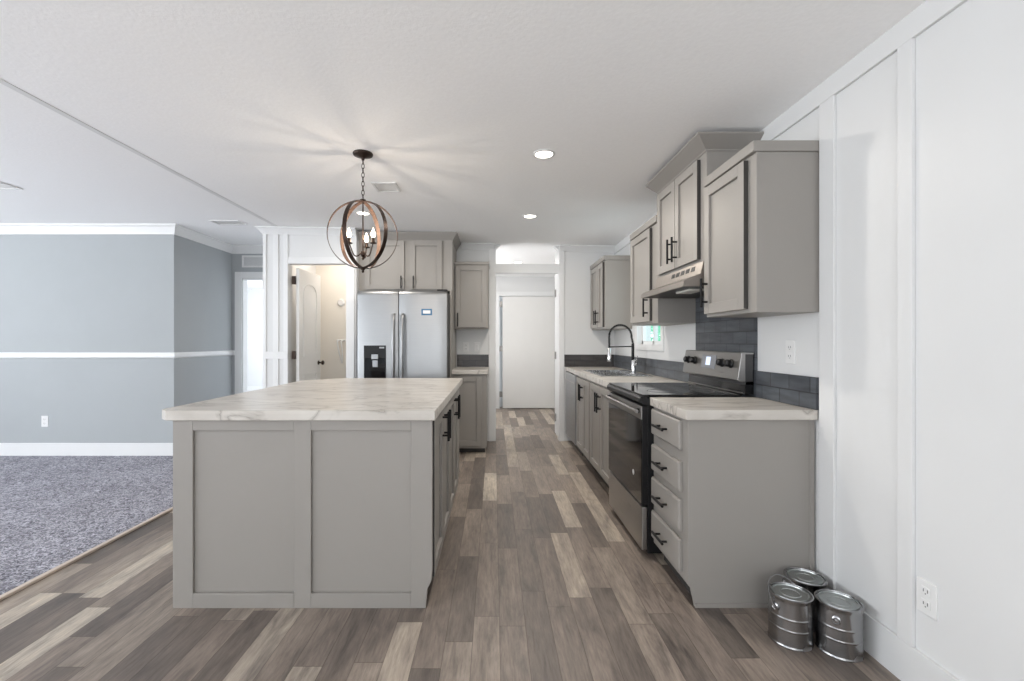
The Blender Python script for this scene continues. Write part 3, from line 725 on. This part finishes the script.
# range hood
hd = thing('range_hood', 'stainless steel slanted range hood under the raised cabinet', 'range hood', (1.3, 2.956, 1.54))
b = MB()
prof = [(WX-0.01, 1.684), (1.185, 1.684), (1.170, 1.612), (1.075, 1.572), (1.070, 1.540), (1.085, 1.540), (1.088, 1.560), (1.19, 1.600), (WX-0.01, 1.600)]
n = len(prof); A = [b.bm.verts.new((a, RY0+0.006, c)) for a, c in prof]; B = [b.bm.verts.new((a, RY1-0.002, c)) for a, c in prof]
for i in range(n): b.bm.faces.new((A[i], B[i], B[(i+1) % n], A[(i+1) % n]))
b.bm.faces.new(A); b.bm.faces.new(B)
for ya, yb in ((RY0+0.006, RY0+0.016), (RY1-0.012, RY1-0.002)):
    b.prism([(WX-0.01, 1.602), (1.19, 1.602), (1.088, 1.562), (1.085, 1.540), (WX-0.01, 1.540)], lambda a, c, t: (a, t, c), ya, yb)
b.build('shell', M_hood, hd)
MB().prism([(1.0885, 1.543), (WX-0.012, 1.543), (WX-0.012, 1.595), (1.192, 1.595), (1.0885, 1.556)], lambda a, c, t: (a, t, c), RY0+0.017, RY1-0.013).build('filter', M_blackpl, hd)
b = MB(); b.box(1.16, 1.26, 2.72, 2.92, 1.530, 1.543); b.build('lamp_cover', mat('frosted_cover', (0.75, 0.73, 0.68), 0.4), hd, 0.006)
for k in range(5):
    b = MB(); b.prism([(1.176, 1.640), (1.1745, 1.640), (1.181, 1.668), (1.1825, 1.668)], lambda a, c, t: (a, t, c), 2.68+k*0.075, 2.73+k*0.075)
    b.build('vent_slot' if k > 1 else 'switch', M_blackpl, hd)

# ---------------------------------------------------------------- refrigerator group
fr = thing('refrigerator', 'stainless steel side-by-side refrigerator with black dispenser beside the closet', 'refrigerator', (-0.94, 5.1, 0))
FA, FB, FG, FY = -1.392, -0.482, -0.972, 4.66
MB().box(FA+0.004, FB-0.004, FY+0.06, 5.58, 0.02, 1.735).build('body', M_dgrey, fr, 0.004)
def fdoor(a, c):
    b = MB(); n = 14; z0, z1 = 0.05, 1.748
    # gently bowed door with rounded top edge
    prof = []
    for i in range(n+1):
        t = i/n; u = a+(c-a)*t; prof.append((u, FY-0.014*(1-(2*t-1)**4)))
    rows = [(z0, 0.0)]+[(z1-0.05, 0.0)]+[(z1-0.05+0.05*math.sin(k*PI/16), 0.045*(1-math.cos(k*PI/16))) for k in range(1, 9)]
    G = [[b.bm.verts.new((u, y+dy, z)) for u, y in prof] for z, dy in rows]
    for r0, r1 in zip(G, G[1:]):
        for i in range(n): f = b.bm.faces.new((r0[i], r0[i+1], r1[i+1], r1[i])); f.smooth = True
    Bk = [[b.bm.verts.new((u, FY+0.058, z)) for u, y in prof] for z, dy in (rows[0], rows[-1])]
    for i in range(n):
        b.bm.faces.new((G[-1][i], G[-1][i+1], Bk[1][i+1], Bk[1][i])); b.bm.faces.new((G[0][i], G[0][i+1], Bk[0][i+1], Bk[0][i])); b.bm.faces.new((Bk[0][i], Bk[0][i+1], Bk[1][i+1], Bk[1][i]))
    for s in (0, -1):
        b.bm.faces.new([g[s] for g in G]+[Bk[1][s], Bk[0][s]])
    return b
dl = fdoor(FA, FG-0.004).build('freezer_door', M_steel, fr); drr = fdoor(FG+0.004, FB).build('fridge_door', M_steel, fr)
for u, p in ((FG-0.045, dl), (FG+0.045, drr)):
    b = MB(); pts = [(u, FY-0.010, 1.50), (u, FY-0.045, 1.485), (u, FY-0.058, 1.44), (u, FY-0.062, 1.1), (u, FY-0.058, 0.72), (u, FY-0.045, 0.675), (u, FY-0.010, 0.66)]
    b.tube(pts, [0.014, 0.016, 0.017, 0.017, 0.017, 0.016, 0.014], 14); b.build('handle', M_steel, p)
b = MB(); b.box(-1.322, -1.098, FY-0.019, FY-0.0138, 0.82, 1.185); dp = b.build('dispenser', M_blackpl, dl, 0.004)
b = MB(); b.box(-1.31, -1.11, FY-0.021, FY-0.0192, 0.85, 1.06); b.build('dispenser_recess', M_blackgl, dl)
b = MB(); b.box(-1.243, -1.175, FY-0.030, FY-0.0195, 1.045, 1.095); b.box(-1.230, -1.178, FY-0.034, FY-0.021, 0.965, 1.035); b.build('dispenser_paddle', M_steel, dl, 0.003)
b = MB(); b.box(-1.165, -1.115, FY-0.0205, FY-0.0192, 1.155, 1.170); b.build('dispenser_display', M_steel, dl)
b = MB(); b.box(-0.738, -0.630, FY-0.0165, FY-0.0145, 1.492, 1.556); lb = b.build('label', M_blue, drr)
b = MB(); b.box(-0.722, -0.646, FY-0.0175, FY-0.0166, 1.508, 1.542); b.build('label_print', M_white, drr)
b = MB(); b.box(FB-0.10, FB+0.004, FY+0.01, FY+0.12, 1.736, 1.758); b.build('hinge_cover', M_blackpl, fr, 0.004)

def front_door(m, u0, u1, v0, v1, hu, hv, parent, st=0.055, L=0.14):
    dr = shaker('door', m, u0, u1, v0, v1, parent, st=st); bar_pull(m, hu, hv, L, dr); return dr
fc = thing('fridge_cabinet', 'deep greige two-door cabinet with crown top above the refrigerator', 'cabinet', (-0.98, 5.3, 1.785))
CY = 5.06
MB().box(-1.498, -0.462, CY, BY, 1.785, 2.345).build('body', M_cab, fc, 0.0015)
front_door(fF(CY), -1.424, -0.99, 1.800, 2.335, -1.020, 1.875, fc)
front_door(fF(CY), -0.925, -0.575, 1.800, 2.335, -0.885, 1.875, fc)
b = MB(); prof = [(0, 0), (0.006, 0), (0.008, 0.010), (0.054, 0.078), (0.056, 0.092), (0, 0.092)]
rings = []
for (sx, sy, px, py) in ((0, -1, -1.498, CY), (1, -1, -0.462, CY), (1, 0, -0.462, BY)):
    rings.append([b.bm.verts.new((px+sx*a, py+sy*a, 2.338+h)) for a, h in prof])
for A, B in zip(rings, rings[1:]):
    for i in range(len(prof)): b.bm.faces.new((A[i], B[i], B[(i+1) % len(prof)], A[(i+1) % len(prof)]))
b.bm.faces.new(rings[0]); b.bm.faces.new(rings[-1]); b.box(-1.498, -0.463, CY+0.001, BY, 2.345, 2.43)
b.build('crown_trim', M_cab, fc)
MB().box(-0.480, -0.462, 4.95, BY, 0.0, 1.783).build('side_panel', M_cab, fc)

us = thing('upper_cabinet', 'small greige single-door wall cabinet on the right of the refrigerator', 'cabinet', (-0.26, 5.45, 1.375))
MB().box(-0.460, -0.064, 5.31, BY, 1.375, 2.115).build('body', M_cab, us, 0.0015)
front_door(fF(5.31), -0.445, -0.085, 1.390, 2.100, -0.418, 1.475, us, L=0.16)
MB().box(-0.460, -0.055, 5.295, BY, 2.115, 2.150).build('top_trim', M_cab, us, 0.002)
bs = thing('base_cabinet', 'small greige single-door base cabinet on the right of the refrigerator', 'cabinet', (-0.26, 5.3, 0))
MB().box(-0.460, -0.080, 5.00, BY, 0.055, CT).build('body', M_cab, bs, 0.0015)
front_door(fF(5.00), -0.440, -0.135, 0.085, 0.845, -0.41, 0.74, bs, L=0.16)
MB().box(-0.455, -0.10, 5.06, 5.07, 0, 0.055).build('toe_kick', M_kick, bs)
tag(MB().box(-0.460, -0.066, 4.965, BY-0.0005, 0.868, 0.914).build('small_countertop', M_marble, None, 0.003, origin=(-0.26, 5.3, 0.868)), 'little marble-look countertop on the cabinet beside the refrigerator', 'countertop')

# ---------------------------------------------------------------- outlets and switches
def outlet(m, u, v, label, wd=0.072, ht=0.116, sockets=True):
    p = m(u, v, 0); e = thing('wall_outlet' if sockets else 'light_switch', label, 'outlet' if sockets else 'switch', p)
    MB().mbox(m, u-wd/2, u+wd/2, v-ht/2, v+ht/2, 0, 0.006).build('cover_plate', M_white, e, 0.002)
    if sockets:
        for dv in (-0.022, 0.022):
            s = MB().mbox(m, u-0.017, u+0.017, v+dv-0.0145, v+dv+0.0145, 0.006, 0.0085).build('socket', M_white, e, 0.003)
            q = MB()
            q.mbox(m, u-0.009, u-0.006, v+dv-0.003, v+dv+0.008, 0.0085, 0.009); q.mbox(m, u+0.006, u+0.009, v+dv-0.003, v+dv+0.007, 0.0085, 0.009); q.mbox(m, u-0.002, u+0.002, v+dv-0.010, v+dv-0.006, 0.0085, 0.009)
            q.build('slots', M_slot, s)
    else:
        MB().mbox(m, u-0.016, u+0.016, v-0.032, v+0.032, 0.006, 0.010).build('rocker', M_white, e, 0.002)
mr = fL(WX+0.006)
outlet(mr, 1.565, 0.350, 'white duplex outlet low on the right panelled wall, near the paint cans')
outlet(mr, 2.285, 1.175, 'white duplex outlet above the slate tile strip, under the nearest cabinet')
outlet(fF(LY), -4.78, 0.375, 'white cover plate low on the blue-grey living room wall')
outlet(fF(BY), -0.345, 1.155, 'white double socket over the little counter, closer to the refrigerator')
outlet(fF(BY), -0.205, 1.155, 'white switch over the little counter, closer to the passage', sockets=False)

# ---------------------------------------------------------------- paint cans
def can(x, y, rot, label, bail):
    e = thing('paint_can', label, 'paint can', (x, y, 0), 'paint cans on the floor')
    r, h = 0.078, 0.195
    pr = [(r-0.004, 0), (r+0.002, 0.001), (r+0.002, 0.006), (r, 0.009), (r, 0.013)]
    for zz in (0.070, 0.115):
        pr += [(r, zz-0.007), (r, zz-0.004), (r+0.0014, zz-0.001), (r+0.0014, zz+0.001), (r, zz+0.004), (r, zz+0.007)]
    pr += [(r, h-0.017), (r, h-0.012), (r+0.003, h-0.006), (r+0.003, h), (r-0.002, h+0.001), (r-0.004, h-0.004), (r-0.010, h-0.004)]
    MB().lathe(pr, (x, y, 0.0), 48).build('can_body', M_tin, e)
    MB().lathe([(r-0.009, h-0.0038), (r-0.011, h+0.001), (r-0.015, h+0.001), (r-0.017, h-0.005), (0.040, h-0.005), (0.037, h-0.001), (0.033, h-0.001), (0.030, h-0.005), (0.001, h-0.005)], (x, y, 0.0), 48).build('lid', M_lid, e)
    for s in (0, PI):
        a = rot+s; dx, dy = math.cos(a), math.sin(a)
        MB().lathe([(0.016, -0.001), (0.016, 0.004), (0.012, 0.006), (0.009, 0.003), (0.005, 0.003), (0.0045, 0.008), (0.0008, 0.009)], (x+dx*r, y+dy*r, 0.150), 18, (dx, dy, 0)).build('ear', M_tin, e)
    if bail:
        pts = []; tx, ty = -math.sin(rot), math.cos(rot); lift = bail
        for k in range(25):
            a = PI*k/24; cxr = math.cos(a)*(r+0.008); out = math.sin(a)*(r+0.03)
            pts.append((x+math.cos(rot)*cxr+tx*out*math.cos(lift), y+math.sin(rot)*cxr+ty*out*math.cos(lift), 0.150+out*math.sin(lift)))
        MB().tube(pts, 0.0016, 6).build('bail_handle', M_tin, e)
can(1.222, 1.885, math.radians(197), 'left-hand shiny tin paint can, standing against the greige end panel side', 2.3)
can(1.376, 1.825, math.radians(228), 'front right shiny tin paint can with round handle boss, against the white wall', None)
can(1.368, 2.010, math.radians(150), 'rearmost tin paint can, tucked in the corner between cabinet and wall', None)

# ---------------------------------------------------------------- pendant
px, py = -0.843, 2.94; pz = cz(px)
pe = thing('pendant_chandelier', 'round bronze orb pendant with three candle bulbs hanging over the island', 'pendant lamp', (px, py, pz))
MB().lathe([(0.062, 0.0), (0.064, -0.006), (0.060, -0.014), (0.030, -0.024), (0.012, -0.030), (0.008, -0.045)], (px, py, pz), 32).build('canopy', M_bronze, pe)
z1 = pz-0.04; zt = 2.141; nl = 9; dz = (z1-zt)/nl
b = MB()
for k in range(nl):
    zc = z1-dz*(k+0.5); pts = []
    for j in range(16):
        a = 2*PI*j/16; u = 0.0085*math.cos(a); v = (dz*0.62)*math.sin(a)
        pts.append((px+(u if k % 2 else 0), py+(0 if k % 2 else u), zc+v))
    b.tube(pts, 0.0022, 6, closed=True)
b.build('chain', M_bronze, pe)
gz, gr = 1.913, 0.219
def band(ang, r, wd, th, name, mt):
    b = MB(); n = 72; ca, sa = math.cos(ang), math.sin(ang); R = []
    for k in range(n):
        a = 2*PI*k/n; q = []
        for rr, ww in ((r, -wd/2), (r, wd/2), (r-th, wd/2), (r-th, -wd/2)):
            h = rr*math.cos(a); q.append(b.bm.verts.new((px+h*ca-ww*sa, py+h*sa+ww*ca, gz+rr*math.sin(a))))
        R.append(q)
    for k in range(n):
        A, B = R[k], R[(k+1) % n]
        for i in range(4): f = b.bm.faces.new((A[i], A[(i+1) % 4], B[(i+1) % 4], B[i])); f.smooth = True
    return b.build(name, mt, pe)
for ang, rr in ((math.radians(15), gr), (math.radians(76), gr-0.003), (math.radians(-34), gr-0.006)):
    band(ang, rr, 0.028, 0.0018, 'orb_band', M_bronze); band(ang, rr-0.0019, 0.027, 0.0018, 'inner_band', M_woodin)
MB().lathe([(0.004, 0), (0.018, -0.004), (0.018, -0.012), (0.006, -0.016)], (px, py, zt+0.002), 20).build('top_cap', M_bronze, pe)
MB().lathe([(0.003, 0.012), (0.016, 0.006), (0.014, -0.003), (0.006, -0.010), (0.009, -0.018), (0.002, -0.026)], (px, py, gz-gr), 20).build('bottom_finial', M_bronze, pe)
MB().lathe([(0.0045, 0), (0.0045, -0.33), (0.012, -0.335), (0.016, -0.35), (0.010, -0.368), (0.004, -0.372), (0.009, -0.38), (0.002, -0.39)], (px, py, zt), 16).build('stem', M_bronze, pe)
for deg in (211, 91, 331):
    a = math.radians(deg); dx, dy = math.cos(a), math.sin(a); R0 = 0.088
    pts = []
    for t in range(13):
        k = t/12; rr = 0.008+(R0-0.008)*k; zz = 1.800-0.028*math.sin(PI*min(1, k*1.15))+0.052*max(0, (k-0.6)/0.4)**1.6
        pts.append((px+dx*rr, py+dy*rr, zz))
    am = MB().tube(pts, 0.0042, 8).build('arm', M_bronze, pe)
    c = (px+dx*R0, py+dy*R0, 1.848)
    MB().lathe([(0.006, -0.004), (0.021, 0.0), (0.023, 0.004), (0.012, 0.005), (0.012, 0.008)], c, 18).build('drip_cup', M_bronze, am)
    MB().lathe([(0.0105, 0.006), (0.0105, 0.036), (0.009, 0.038)], c, 16).build('candle_sleeve', M_bronze, am)
    MB().lathe([(0.007, 0.036), (0.011, 0.047), (0.0125, 0.056), (0.010, 0.072), (0.005, 0.088), (0.0015, 0.098), (0.0006, 0.100)], c, 16).build('candle_bulb', M_bulb, am)
    point('bulb_light', (c[0], c[1], c[2]+0.062), 2.9, (1.0, 0.86, 0.70), 0.006)

# ---------------------------------------------------------------- ceiling fittings
def downlight(x, y, label, power=15):
    z = cz(x); e = thing('recessed_light', label, 'recessed light', (x, y, z), 'recessed ceiling lights')
    MB().lathe([(0.072, 0.0), (0.072, -0.004), (0.058, -0.007), (0.055, -0.004), (0.055, 0.0)], (x, y, z), 32, caps=False).build('trim_ring', M_white, e)
    MB().lathe([(0.0548, -0.003), (0.02, -0.005), (0.001, -0.005)], (x, y, z), 32).build('lens', M_lens, e)
    o = area('downlight_beam', (x, y, z-0.012), (0, 0, -1), 0.1, 0.1, power, (1.0, 0.93, 0.84)); o.data.shape = 'DISK'
downlight(0.316, 2.891, 'round recessed ceiling light nearest the camera, left of the range hood')
downlight(0.341, 4.325, 'round recessed ceiling light farther away, toward the passage')
downlight(-1.243, 4.338, 'round recessed ceiling light seen behind the orb pendant', 8)
downlight(0.36, 6.855, 'round recessed ceiling light in the utility room beyond the passage', 8)
def register(x0, x1, y0, y1, label, n=6):
    z = min(cz(x0), cz(x1)); e = thing('ceiling_vent', label, 'vent', ((x0+x1)/2, (y0+y1)/2, z))
    b = MB(); t = 0.018
    for q in ((x0, x1, y0, y0+t), (x0, x1, y1-t, y1), (x0, x0+t, y0+t, y1-t), (x1-t, x1, y0+t, y1-t)): b.box(*q, z-0.008, z)
    b.build('frame', M_white, e, 0.002)
    b = MB()
    for k in range(n):
        yy = y0+t+(y1-y0-2*t)*(k+0.5)/n
        b.hull8([(x0+t, yy-0.008, z-0.007), (x1-t, yy-0.008, z-0.007), (x1-t, yy-0.006, z-0.007), (x0+t, yy-0.006, z-0.007), (x0+t, yy+0.004, z-0.001), (x1-t, yy+0.004, z-0.001), (x1-t, yy+0.006, z-0.001), (x0+t, yy+0.006, z-0.001)])
    b.build('louvres', M_white, e)
register(-0.935, -0.745, 3.47, 3.68, 'white ceiling vent just right of the pendant chain')
register(-4.25, -3.83, 3.50, 3.72, 'white ceiling vent over the left side of the living room')
register(-2.92, -2.62, 4.68, 4.86, 'small white ceiling vent near the hallway corner')
e = thing('wall_vent', 'grey return air grille above the hallway doorway', 'vent', (-2.9, EY, 2.19))
b = MB(); m = fF(EY); u0, u1, v0, v1, t = -3.275, -2.78, 2.186, 2.342, 0.02
for q in ((u0, u1, v0, v0+t), (u0, u1, v1-t, v1), (u0, u0+t, v0+t, v1-t), (u1-t, u1, v0+t, v1-t)): b.mbox(m, *q, 0, 0.010)
b.build('frame', M_white, e, 0.002)
b = MB()
for k in range(9): v = v0+t+(v1-v0-2*t)*(k+0.5)/9; b.mbox(m, u0+t, u1-t, v-0.003, v+0.003, 0.001, 0.008)
b.build('louvres', M_white, e)
